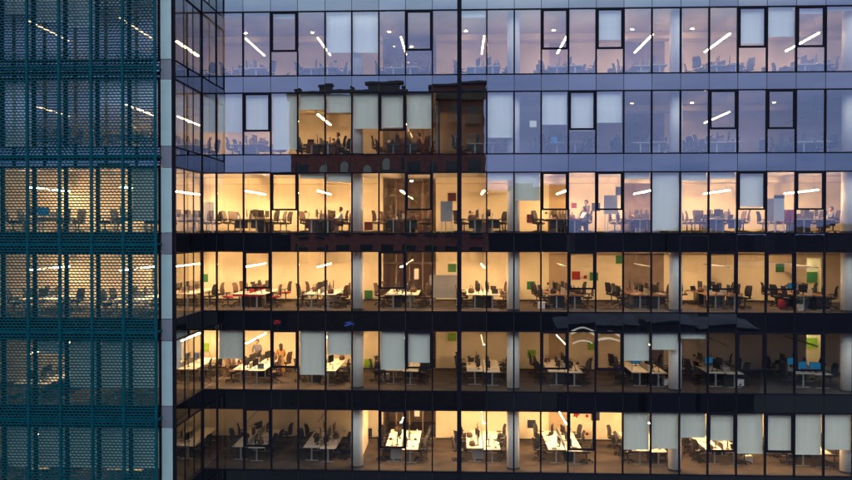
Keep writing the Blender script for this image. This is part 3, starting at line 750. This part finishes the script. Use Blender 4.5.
# red jacket over a chair, red bag, bins, boxes
def blob(name, prof, mat, loc, label, cat, sx=1, sy=1):
    mb = MB().lathe(prof, seg=12); mb.v = [(a*sx, b_*sy, c_) for a, b_, c_ in mb.v]
    o = part(name, mb, M[mat], None, True, loc); return tag(o, label, cat)
bx, yy = WX(782, 42.3), 42.3
blob('rucksack', [(0.10, 0), (0.17, 0.08), (0.19, 0.25), (0.15, 0.42), (0.05, 0.48)], 'redfab', (bx, yy, FLOOR[4] + 0.02), 'red rucksack on the floor below the eighth bench, fourth storey', 'bag', 1.1, 0.7)
chair('red', WX(787, 41.6), 41.6, FLOOR[3], R(100), 'red fabric swivel chair beside the tall white flip chart, third storey')
for r, px, Y, lab in [(5, 386, 43, 'beige'), (6, 397, 42.6, 'white'), (4, 541.5, 42.0, 'white'), (6, 749, 42.4, 'white'), (5, 667, 42.2, 'small white'), (5, 740, 42.2, 'white')]:
    o = part('storage_box', MB().box(-0.17, 0.17, -0.2, 0.2, 0, 0.3).box(-0.18, 0.18, -0.21, 0.21, 0.3, 0.34), M['paper'], None, loc=(WX(px, Y), Y, FLOOR[r] + 0.001))
    tag(o, f'{lab} lidded storage box on the floor, {storey(r)}' + (', beside the fourth column' if px > 740 else '') + (', right of the third bench' if px == 397 else ''), 'box')

def plant(x, y, z, h, label, seed):
    q = random.Random(seed)
    t = empty('potted_plant', (x, y, z), 0, label, 'plant')
    part('pot', MB().lathe([(0.13, 0), (0.17, 0.3), (0.18, 0.32)], seg=14), M['pot'], t)
    st_, lf = MB(), MB()
    for k in range(9):
        a = q.uniform(0, 6.28); rr = q.uniform(.05, .25); hh = q.uniform(.55, 1)*h
        tip = Vector((rr*math.cos(a), rr*math.sin(a), 0.3 + hh)); b0 = Vector((0, 0, 0.3))
        st_.bar(b0, tip, 0.012)
        for m in range(7):
            p = b0.lerp(tip, 0.3 + 0.7*m/6); a2 = q.uniform(0, 6.28)
            d = Vector((math.cos(a2), math.sin(a2), q.uniform(-.3, .5))).normalized()*q.uniform(.12, .2); s = d.cross(Vector((0, 0, 1))).normalized()*0.04
            lf.quad(p, p + d*.5 + s, p + d, p + d*.5 - s)
    part('stem', st_, M['leaf'], t); part('foliage', lf, M['leaf'], t)
plant(WX(193, 40.9), 40.9, FLOOR[3], 0.75, 'leafy potted plant inside the wing side glass, third storey', 1)
plant(WX(801, 41.3), 41.3, FLOOR[4], 0.6, 'leafy potted plant between bench and bright doorway, fourth storey', 2)
plant(WX(455, 44.5), 44.5, FLOOR[1], 0.7, 'potted plant by the back wall, top storey', 3)

# ------------------------------------------------------------------ people
def skin_mesh(name, verts, edges, mats, root=0, sub=2):
    me = bpy.data.meshes.new(name + '_cage'); me.from_pydata([v[:3] for v in verts], edges, [])
    o = bpy.data.objects.new(name + '_cage', me); C.objects.link(o)
    md = o.modifiers.new('skin', 'SKIN'); md.use_smooth_shade = True
    if not me.skin_vertices: 
        bpy.context.view_layer.update()
    for sv, v in zip(me.skin_vertices[0].data, verts): sv.radius = (v[3], v[4] if len(v) > 4 else v[3]); sv.use_root = False
    me.skin_vertices[0].data[root].use_root = True
    s = o.modifiers.new('sub', 'SUBSURF'); s.levels = sub; s.render_levels = sub
    dg = bpy.context.evaluated_depsgraph_get(); ev = o.evaluated_get(dg)
    out = bpy.data.meshes.new_from_object(ev); out.name = name
    bpy.data.objects.remove(o); bpy.data.meshes.remove(me)
    out.materials.clear()
    for m in mats: out.materials.append(m)
    for p in out.polygons: p.use_smooth = True; p.material_index = 0
    return out
def person(loc, rz, pose, top, bottom, hair, label, dress=None, longhair=False, head_turn=0):
    """Faces +x. pose: 'sit' or 'stand'."""
    t = empty('person', loc, rz, label, 'person')
    dz = 0 if pose == 'sit' else 0.42
    P, E = [], []
    def v(x, y, z, r, r2=None):
        P.append((x, y, z, r, r2 or r)); return len(P) - 1
    def e(a, b): E.append((a, b))
    pel = v(-0.02, 0, 0.54 + dz, 0.13, 0.12); ab = v(-0.03, 0, 0.72 + dz, 0.115, 0.14); ch = v(-0.01, 0, 0.93 + dz, 0.12, 0.16)
    nb = v(0.0, 0, 1.06 + dz, 0.06); nk = v(0.015, 0, 1.13 + dz, 0.052)
    hd = v(0.03, 0, 1.22 + dz, 0.085, 0.075); tp = v(0.03, 0, 1.30 + dz, 0.07, 0.065)
    for a, b in ((pel, ab), (ab, ch), (ch, nb), (nb, nk), (nk, hd), (hd, tp)): e(a, b)
    no = v(0.125, 0, 1.225 + dz, 0.012); e(hd, no)
    for s in (-1, 1):
        ear = v(0.02, s*0.088, 1.225 + dz, 0.016); e(hd, ear)
        sh = v(-0.01, s*0.175, 1.02 + dz, 0.058); e(ch, sh)
        if pose == 'sit':
            el = v(0.10, s*0.24, 0.80, 0.042); wr = v(0.33, s*0.17, 0.80, 0.028); dirv = Vector((1, -s*0.15, -0.05))
        else:
            el = v(0.02, s*0.25, 0.78 + dz, 0.042); wr = v(0.16, s*0.20, 0.60 + dz, 0.028); dirv = Vector((0.55, -s*0.1, -0.8))
        e(sh, el); e(el, wr)
        dirv.normalize(); w0 = Vector(P[wr][:3]); pm = w0 + dirv*0.055
        palm = v(*pm, 0.03, 0.022); e(wr, palm)
        sidev = dirv.cross(Vector((0, 0, 1))).normalized()
        for k, ln in enumerate((0.07, 0.08, 0.075, 0.06)):
            b0 = pm + dirv*0.035 + sidev*(k - 1.5)*0.019
            f1 = v(*b0, 0.009); e(palm, f1)
            f2 = v(*(b0 + dirv*ln*0.55 + Vector((0, 0, -0.008))), 0.008); e(f1, f2)
            f3 = v(*(b0 + dirv*ln + Vector((0, 0, -0.03))), 0.007); e(f2, f3)
        t1 = v(*(pm - sidev*0.045*s + dirv*0.02), 0.010); e(palm, t1)
        hp = v(0.0, s*0.095, 0.51 + dz, 0.085)
        e(pel, hp)
        if pose == 'sit':
            kn = v(0.43, s*0.11, 0.52, 0.06); an = v(0.40, s*0.11, 0.10, 0.04); he = v(0.38, s*0.11, 0.05, 0.038); to = v(0.56, s*0.12, 0.035, 0.03)
        else:
            kn = v(0.02, s*0.10, 0.50, 0.06); an = v(-0.02, s*0.10, 0.10, 0.04); he = v(-0.03, s*0.10, 0.05, 0.038); to = v(0.15, s*0.115, 0.035, 0.03)
        for a, b in ((hp, kn), (kn, an), (an, he), (he, to)): e(a, b)
    me = skin_mesh('body', P, E, [M['skin']], 0)
    link('body', me, t)
    # clothes: slightly larger skins over the same skeleton
    g = 0.016
    Vt, Et = [], []
    def cv(i, extra=g): Vt.append((P[i][0], P[i][1], P[i][2], P[i][3] + extra, P[i][4] + extra)); return len(Vt) - 1
    idx = {i: cv(i) for i in (pel, ab, ch)}
    Vt.append((0.0, 0, 1.045 + dz, 0.075, 0.08)); nbc = len(Vt) - 1
    Et += [(0, 1), (1, 2), (2, nbc)]
    # arms in P order: find shoulders/elbows/wrists
    arm0 = 8
    step = 1 + 1 + 1 + 1 + 1 + 12 + 1 + 1 + 4
    for q in range(2):
        b0 = 8 + q*step
        sh, el, wr = b0 + 1, b0 + 2, b0 + 3
        a = cv(sh, 0.014); b = cv(el, 0.012)
        w = P[wr]; e0 = P[el]; Vt.append((e0[0]*.15 + w[0]*.85, e0[1]*.15 + w[1]*.85, e0[2]*.15 + w[2]*.85, 0.042, 0.042)); c_ = len(Vt) - 1
        Et += [(2, a), (a, b), (b, c_)]
    link('top', skin_mesh('top', Vt, Et, [M[top]], 0), t)
    if dress:
        mb = MB().lathe([(0.14, 1.10), (0.17, 0.96), (0.20, 0.6), (0.25, 0.24), (0.24, 0.23)], seg=20)
        mb.v = [(a*0.8, b_, c_) for a, b_, c_ in mb.v]
        part('dress', mb, M[dress], t, True)
    else:
        Vt2, Et2 = [], []
        def cv2(i, ex=g): Vt2.append((P[i][0], P[i][1], P[i][2], P[i][3] + ex, P[i][4] + ex)); return len(Vt2) - 1
        p0 = cv2(pel, 0.02)
        for q in range(2):
            b0 = 8 + q*step; hp = b0 + step - 5
            h_, k_, a_ = cv2(hp), cv2(hp + 1), cv2(hp + 2, 0.02)
            Et2 += [(p0, h_), (h_, k_), (k_, a_)]
        link('trousers', skin_mesh('trousers', Vt2, Et2, [M[bottom]], 0), t)
    for q in range(2):
        b0 = 8 + q*step; hp = b0 + step - 5
        h3, t4 = P[hp + 3], P[hp + 4]
        link('shoe', skin_mesh('shoe', [(h3[0], h3[1], 0.05, 0.048), (t4[0], t4[1], 0.042, 0.04)], [(0, 1)], [M['shoes']], 0), t)
    mb = MB(); zh = 1.275 + dz
    mb.lathe([(0.112*math.sin(PI*k/10) + 0.002, zh - 0.125*math.cos(PI*k/10)) for k in range(11)], -0.012, 0, 18)
    if longhair:
        mb.lathe([(0.012, 0.93 + dz), (0.055, 0.97 + dz), (0.085, 1.06 + dz), (0.098, 1.16 + dz), (0.10, 1.25 + dz), (0.05, 1.33 + dz)], -0.045, 0, 16)
    # keep the face free: push the front of the cap back above the brow
    mb.v = [((min(x_, 0.045) if z_ < zh + 0.04 else x_), y_, z_) for x_, y_, z_ in mb.v]
    part('hair', mb, M[hair], t, True)
    part('eyes', MB().lathe([(0.003, zh - .052), (0.011, zh - .045), (0.003, zh - .038)], 0.108, 0.032, 8).lathe([(0.003, zh - .052), (0.011, zh - .045), (0.003, zh - .038)], 0.108, -0.032, 8), M['hair'], t)
    return t
def at(px, Y, r): return (WX(px, Y), Y, FLOOR[r])
person(at(340.5, 42.2, 3), PI + 0.1, 'sit', 'shirtwhite', 'trousers', 'hairbrown', 'person in a white shirt and dark trousers sitting at the second bench, third storey')
chair('brown', WX(342, 42.2), 42.2, FLOOR[3], PI, 'brown mesh swivel chair below the person in white, second bench, third storey')
person(at(338, 42.3, 2), PI + 0.2, 'sit', 'shirtblack', 'trousers', 'hair', 'person in black sitting upright at the second bench, second storey')
chair('black', WX(340, 42.3), 42.3, FLOOR[2], PI, 'black mesh swivel chair below the person in black, second bench, second storey')
person(at(584, 42.1, 3), PI + 0.15, 'sit', 'shirtwhite', 'trousers', 'hairbrown', 'person in a pale shirt sitting working at the fifth bench, third storey')
chair('black', WX(586, 42.1), 42.1, FLOOR[3], PI, 'black mesh swivel chair below the pale shirted person, fifth bench, third storey')
person(at(586, 44.0, 3), PI + 0.6, 'stand', 'shirtgrey', 'trousers', 'hair', 'standing person in dark grey leaning over a seated colleague, third storey')
person(at(831, 42.3, 3), PI, 'sit', 'shirtgrey', 'trousers', 'hairbrown', 'person in grey sitting at the eighth bench beside a column, third storey')
chair('black', WX(833, 42.3), 42.3, FLOOR[3], PI, 'black mesh swivel chair below the person in grey, eighth bench, third storey')
person(at(280.5, 43.9, 5), PI/2 + 0.5, 'stand', 'dress', 'dress', 'hairbrown', 'person with long brown hair in an orange dress standing beside the first bench', dress='dress', longhair=True)
person(at(377, 42.5, 5), 0.1, 'sit', 'shirtblack', 'trousers', 'hair', 'person in black sitting at the third bench, half behind a blind, fifth storey')
chair('black', WX(375.5, 42.5), 42.5, FLOOR[5], 0, 'black mesh swivel chair below the person in black, third bench, fifth storey')
for q, (px, Y, tp, rz) in enumerate([(229, 43.8, 'shirtpink', 0.0), (266.5, 43.7, 'shirtpink', PI)]):
    person(at(px + (6 if q == 0 else 6), Y, 5), rz, 'sit', tp if q == 0 else 'shirtwhite', 'trousers', 'hairbrown', f'person in a {"pink" if q == 0 else "white"} top sitting at the first bench, fifth storey')
    chair('brown', WX(px + 6 + (-2 if q == 0 else 2), Y), Y, FLOOR[5], rz, f'brown mesh swivel chair below the person in {"pink" if q == 0 else "white"}, fifth storey')

person(at(419, 42.6, 2), PI, 'sit', 'maroontop', 'trousers', 'hairbrown', 'person in a dark red top sitting below a blind at the third bench, second storey')
chair('black', WX(420.5, 42.6), 42.6, FLOOR[2], PI, 'black mesh swivel chair below the person in dark red, third bench, second storey')
person(at(257, 45.6, 5), -PI/2, 'stand', 'shirtgrey', 'trousers', 'hairbrown', 'person in a grey top standing behind the first bench by the wall, fifth storey')
# ------------------------------------------------------------------ street and the city the glass reflects
def structure(name, mb, mat): 
    o = part(name, mb, mat, None); o['kind'] = 'structure'; return o
structure('ground', MB().box(-7000, 7000, -7000, 900, -1, 0), M['asphalt'])
structure('pavement', MB().box(-60, 60, 28, 36, 0.004, 0.13), M['pave'])
# red brick building opposite: its mirror image fills the middle of the facade
BRY = -38.0
VY = 2*FY - BRY
bx0, _ = W(291, 231, VY); bx1, _ = W(486, 231, VY)
_, bz = W(390, 94, VY)
brick = empty('brick_building', (0, BRY, 0), 0, 'dark red brick building with parapet, mirrored in the middle of the glass facade', 'building')
def kp(name, mb, mat): return part(name, mb, mat, brick, loc=(0, -BRY, 0))
kp('wall', MB().box(bx0, bx1, BRY - 16, BRY, 0, bz), M['brick'])
kp('street_shade', MB().box(bx0 - 0.15, bx1 + 0.15, BRY + 0.002, BRY + 0.28, 0, EZ - 8.6), M['street_shade'])  # dark skin over the lower brick, painting the gloom of the street
kp('cornice', MB().box(bx0 - 0.3, bx1 + 0.3, BRY + 0.003, BRY + 0.5, bz - 0.9, bz + 0.3), M['slate'])
kp('cornice', MB().box(bx0 - 0.1, bx1 + 0.1, BRY + 0.003, BRY + 0.3, bz - 12.4, bz - 11.8), M['slate'])
for px, wd, hh in ((297, .9, .9), (325, 1.4, 1.4), (352, .9, .9), (385, 4.2, 1.6), (405, .9, .9)):
    x, _ = W(px, 231, VY)
    kp('chimney', MB().box(x - wd/2, x + wd/2, BRY - 1.6, BRY - 0.2, bz + 0.001, bz + hh*0.8).box(x - wd*.62, x + wd*.62, BRY - 1.75, BRY - 0.05, bz + hh*0.8, bz + hh), M['slate'])
gx0, _ = W(432, 231, VY)
kp('attic', MB().box(gx0, bx1 - 0.2, BRY - 9, BRY - 0.1, bz + 0.302, bz + 1.2), M['brick'])
kp('roof', MB().box(gx0 - 0.3, bx1, BRY - 9.2, BRY + 0.2, bz + 1.2, bz + 1.5), M['slate'])
nw = 9
for row in range(7):
    zc = bz - 3.0 - row*4.1
    for k in range(nw):
        x = bx0 + (k + 0.5) * (bx1 - bx0) / nw
        if zc < EZ - 6: continue
        if row == 2 and k in (1, 2, 3, 4):
            mb = MB(); w2 = 0.55; n = 8
            pts = [(-w2, -1.2), (w2, -1.2)] + [(w2*math.cos(PI*i/n), 0.5 + w2*math.sin(PI*i/n)) for i in range(n + 1)]
            m = len(pts)
            mb.v = [(x + a, BRY + 0.004, zc + c_) for a, c_ in pts] + [(x + a, BRY + 0.12, zc + c_) for a, c_ in pts]
            mb.f = [tuple(range(m)), tuple(reversed(range(m, 2*m)))] + [(i, (i+1) % m, m + (i+1) % m, m + i) for i in range(m)]; mb.mi = [0]*len(mb.f)
            kp('arched_window', mb, M['stone'])
        else:
            o = kp('window', MB().box(x - 0.95, x + 0.95, BRY + 0.004, BRY + 0.05, zc - 1.3, zc + 1.2), M['darkwin'])
            part('window_sill', MB().box(x - 1.1, x + 1.1, BRY + 0.055, BRY + 0.25, zc - 1.5, zc - 1.305), M['slate'], o)
# two dark blocks either side of it that stand above the eye line
for (pa, pb, pt, Yb, nm) in ((-70, 303, 176, -62, 'long dark office block left of the brick building, mirrored behind the third storey'), (482, 566, 189, -70, 'dark flat roofed block right of the brick building, mirrored behind the third storey')):
    V2 = 2*FY - Yb
    xa, zt2 = W(pa, pt, V2); xb, _ = W(pb, pt, V2)
    t = empty('city_block', ((xa + xb)/2, Yb, 0), 0, nm, 'building')
    ox = (xa + xb)/2; hw = (xb - xa)/2
    part('wall', MB().box(-hw, hw, -14, 0, 0, zt2), M['cityblock'], t)
    part('parapet', MB().box(-hw - .2, hw + .2, -14.2, .25, zt2 + .002, zt2 + .5), M['slate'], t)
    part('plant_room', MB().box(-hw*.3, hw*.15, -10, -3, zt2 + .502, zt2 + 1.5), M['slate'], t)
    qq = random.Random(int(pt))
    for row in range(9):
        for k in range(int(hw*2/4.5)):
            if qq.random() < (.12 if row > 1 else 0):
                xx = -hw + 2.2 + k*4.5; zz = zt2 - 3 - row*3.6
                part('window', MB().box(xx - .6, xx + .6, .004, .04, zz - .7, zz + .7), M['citylit'] if qq.random() < .35 else M['darkwin'], t)
# low roofs beyond, all below eye level
q = random.Random(5)
mb = MB()
x = -220
while x < 240:
    w = q.uniform(10, 26); d0 = -q.uniform(60, 200); h = q.uniform(9, 22)
    if q.random() < 0.15: h = q.uniform(25, 29); d0 -= 60
    mb.box(x, x + w - q.uniform(0, 3), d0 - 20, d0, 0, h); x += w
for _ in range(60):
    xx = q.uniform(-500, 500); yy = -q.uniform(230, 600); mb.box(xx, xx + q.uniform(15, 40), yy - 20, yy, 0, q.uniform(23, 27.5))
tag(part('city', mb, M['cityblock'], None), 'dark low city roofs reaching to the horizon, seen only as reflections', 'city', kind='stuff')
# pale sheet roofs across the street
t = empty('market_hall', (0, -30, 0), 0, 'low hall with pale curved sheet roofs, mirrored below the fourth storey', 'building')
VYh = 2*FY + 30
for (pa, pb, py) in ((560, 640, 327), (645, 700, 324), (700, 762, 328)):
    xa, zz = W(pa, py, VYh); xb, _ = W(pb, py, VYh)
    m2 = MB(); n = 10
    for i in range(n):
        xi, xj = xa + (xb-xa)*i/n, xa + (xb-xa)*(i+1)/n
        hi, hj = 0.35*math.sin(PI*i/n), 0.35*math.sin(PI*(i+1)/n)
        m2.quad((xi, -30, zz + hi), (xj, -30, zz + hj), (xj, -36, zz + hj + 0.8), (xi, -36, zz + hi + 0.8))
        m2.quad((xi, -30, zz + hi - .12), (xj, -30, zz + hj - .12), (xj, -30, zz + hj), (xi, -30, zz + hi))
    part('roof', m2, M['roofpale'], t, loc=(0, 30, 0))
    part('wall', MB().box(xa + 0.3, xb - 0.3, -36, -30.4, 0, zz - 0.2), M['cityblock'], t, loc=(0, 30, 0))

VYn = 2*FY + 29
for (pa, pb, py) in ((571, 594, 334), (572, 592, 343), (597, 621, 342), (598, 620, 336)):
    xa, zz = W(pa, py, VYn); xb, _ = W(pb, py, VYn)
    m2 = MB()
    for i in range(10):
        f0, f1 = i/10, (i+1)/10
        m2.bar((xa + (xb-xa)*f0, -29, zz + .5*math.sin(PI*f0)), (xa + (xb-xa)*f1, -29, zz + .5*math.sin(PI*f1)), 0.22)
    part('light_strip', m2, M['strip'], t, loc=(0, 30, 0))
for px, py, m, lab in ((279, 322.5, 'neonred', 'small red lit sign across the street, mirrored in the fourth spandrel'), (348, 325, 'neonblue', 'small blue lit sign across the street, mirrored beside the first column')):
    xa, zz = W(px, py, 2*FY + 36)
    t = empty('lit_sign', (xa, -36, zz), 0, lab, 'sign')
    part('post', MB().box(-.08, .08, -.3, -.15, -zz, .2), M['slate'], t); part('backing', MB().box(-.6, .6, -.14, -.06, -.4, .4), M['slate'], t)
    part('tube', MB().bar((-.5, 0, -.15), (.5, 0, .1), .16).bar((-.3, 0, .25), (.3, 0, .3), .12), M[m], t)
# ------------------------------------------------------------------ light
SUN_EL, SUN_AZ = R(2.0), R(0.0)
world = bpy.data.worlds.new('World'); scene.world = world; world.use_nodes = True
nt = world.node_tree; nt.nodes.clear()
wo = nt.nodes.new('ShaderNodeOutputWorld'); bg = nt.nodes.new('ShaderNodeBackground'); bg.inputs['Strength'].default_value = 0.1
sky = nt.nodes.new('ShaderNodeTexSky'); sky.sky_type = 'NISHITA'; sky.sun_disc = False
sky.sun_elevation = SUN_EL; sky.sun_rotation = SUN_AZ; sky.altitude = 100; sky.air_density = 1.2; sky.dust_density = 1.0; sky.ozone_density = 3.0
tc = nt.nodes.new('ShaderNodeTexCoord'); sp = nt.nodes.new('ShaderNodeSeparateXYZ'); nt.links.new(tc.outputs['Generated'], sp.inputs[0])
ramp = nt.nodes.new('ShaderNodeValToRGB')
el = ramp.color_ramp.elements
el[0].position = 0.0; el[0].color = (0.18, 0.23, 0.48, 1)
el[1].position = 1.0; el[1].color = (1.6, 1.8, 1.75, 1)
for p, c_ in ((0.08, (0.28, 0.375, 0.74)), (0.24, (0.38, 0.485, 0.90)), (0.33, (1.25, 1.65, 1.75)), (0.55, (2.7, 3.2, 3.1))):
    n_ = el.new(p); n_.color = (*c_, 1)
nt.links.new(sp.outputs['Z'], ramp.inputs[0])
# clouds: stretched noise, mauve and slate patches
mpn = nt.nodes.new('ShaderNodeMapping'); mpn.inputs['Scale'].default_value = (3.0, 3.0, 13.0)
nz = nt.nodes.new('ShaderNodeTexNoise'); nz.inputs['Scale'].default_value = 1.6; nz.inputs['Detail'].default_value = 6; nz.inputs['Roughness'].default_value = 0.55
nt.links.new(tc.outputs['Generated'], mpn.inputs[0]); nt.links.new(mpn.outputs[0], nz.inputs['Vector'])
mr = nt.nodes.new('ShaderNodeMapRange'); mr.inputs['From Min'].default_value = 0.36; mr.inputs['From Max'].default_value = 0.66
mr.inputs['To Min'].default_value = 0; mr.inputs['To Max'].default_value = 1
nt.links.new(nz.outputs['Fac'], mr.inputs['Value'])
cl = nt.nodes.new('ShaderNodeMix'); cl.data_type = 'RGBA'; cl.blend_type = 'MULTIPLY'; cl.inputs[0].default_value = 1.0
cr = nt.nodes.new('ShaderNodeValToRGB'); cr.color_ramp.elements[0].color = (0.80, 0.82, 0.86, 1); cr.color_ramp.elements[1].color = (1.35, 1.16, 1.08, 1)
nt.links.new(mr.outputs[0], cr.inputs[0]); nt.links.new(ramp.outputs[0], cl.inputs[6]); nt.links.new(cr.outputs[0], cl.inputs[7])
sc10 = nt.nodes.new('ShaderNodeVectorMath'); sc10.operation = 'SCALE'; sc10.inputs['Scale'].default_value = 17.0
nt.links.new(cl.outputs[2], sc10.inputs[0])
mixs = nt.nodes.new('ShaderNodeMix'); mixs.data_type = 'RGBA'; mixs.inputs[0].default_value = 0.8
nt.links.new(sky.outputs[0], mixs.inputs[6]); nt.links.new(sc10.outputs[0], mixs.inputs[7])
nt.links.new(mixs.outputs[2], bg.inputs[0]); nt.links.new(bg.outputs[0], wo.inputs[0])
sd = bpy.data.lights.new('sun', 'SUN'); sd.energy = 0.08; sd.angle = R(10); sd.color = (1, 0.85, 0.72)
so = bpy.data.objects.new('sun', sd); C.objects.link(so)
so.rotation_euler = (R(90) - SUN_EL, 0, PI)     # low sun behind the building, already almost gone

# ------------------------------------------------------------------ render settings
scene.view_settings.view_transform = 'Standard'; scene.view_settings.look = 'None'
scene.view_settings.exposure = 0.0; scene.view_settings.gamma = 1.0; scene.view_settings.use_curve_mapping = False
scene.render.engine = 'CYCLES'
cy = scene.cycles
cy.max_bounces = 10; cy.diffuse_bounces = 4; cy.glossy_bounces = 4; cy.transmission_bounces = 4; cy.transparent_max_bounces = 24
cy.sample_clamp_indirect = 4.0; cy.sample_clamp_direct = 0; cy.caustics_reflective = False; cy.caustics_refractive = False
cy.use_denoising = True
for l, n_ in USED.items():
    if n_ > 1: print('DUP', n_, l)
for l in USED:
    if len(l.split()) > 16: print('LONG', l)
# unused prototypes
for d in (PROTO, BPROTO, MPROTO, CPROTO):
    for s in d.values():
        if not s[1]:
            for c_ in list(s[0].children_recursive): bpy.data.objects.remove(c_)
            bpy.data.objects.remove(s[0])
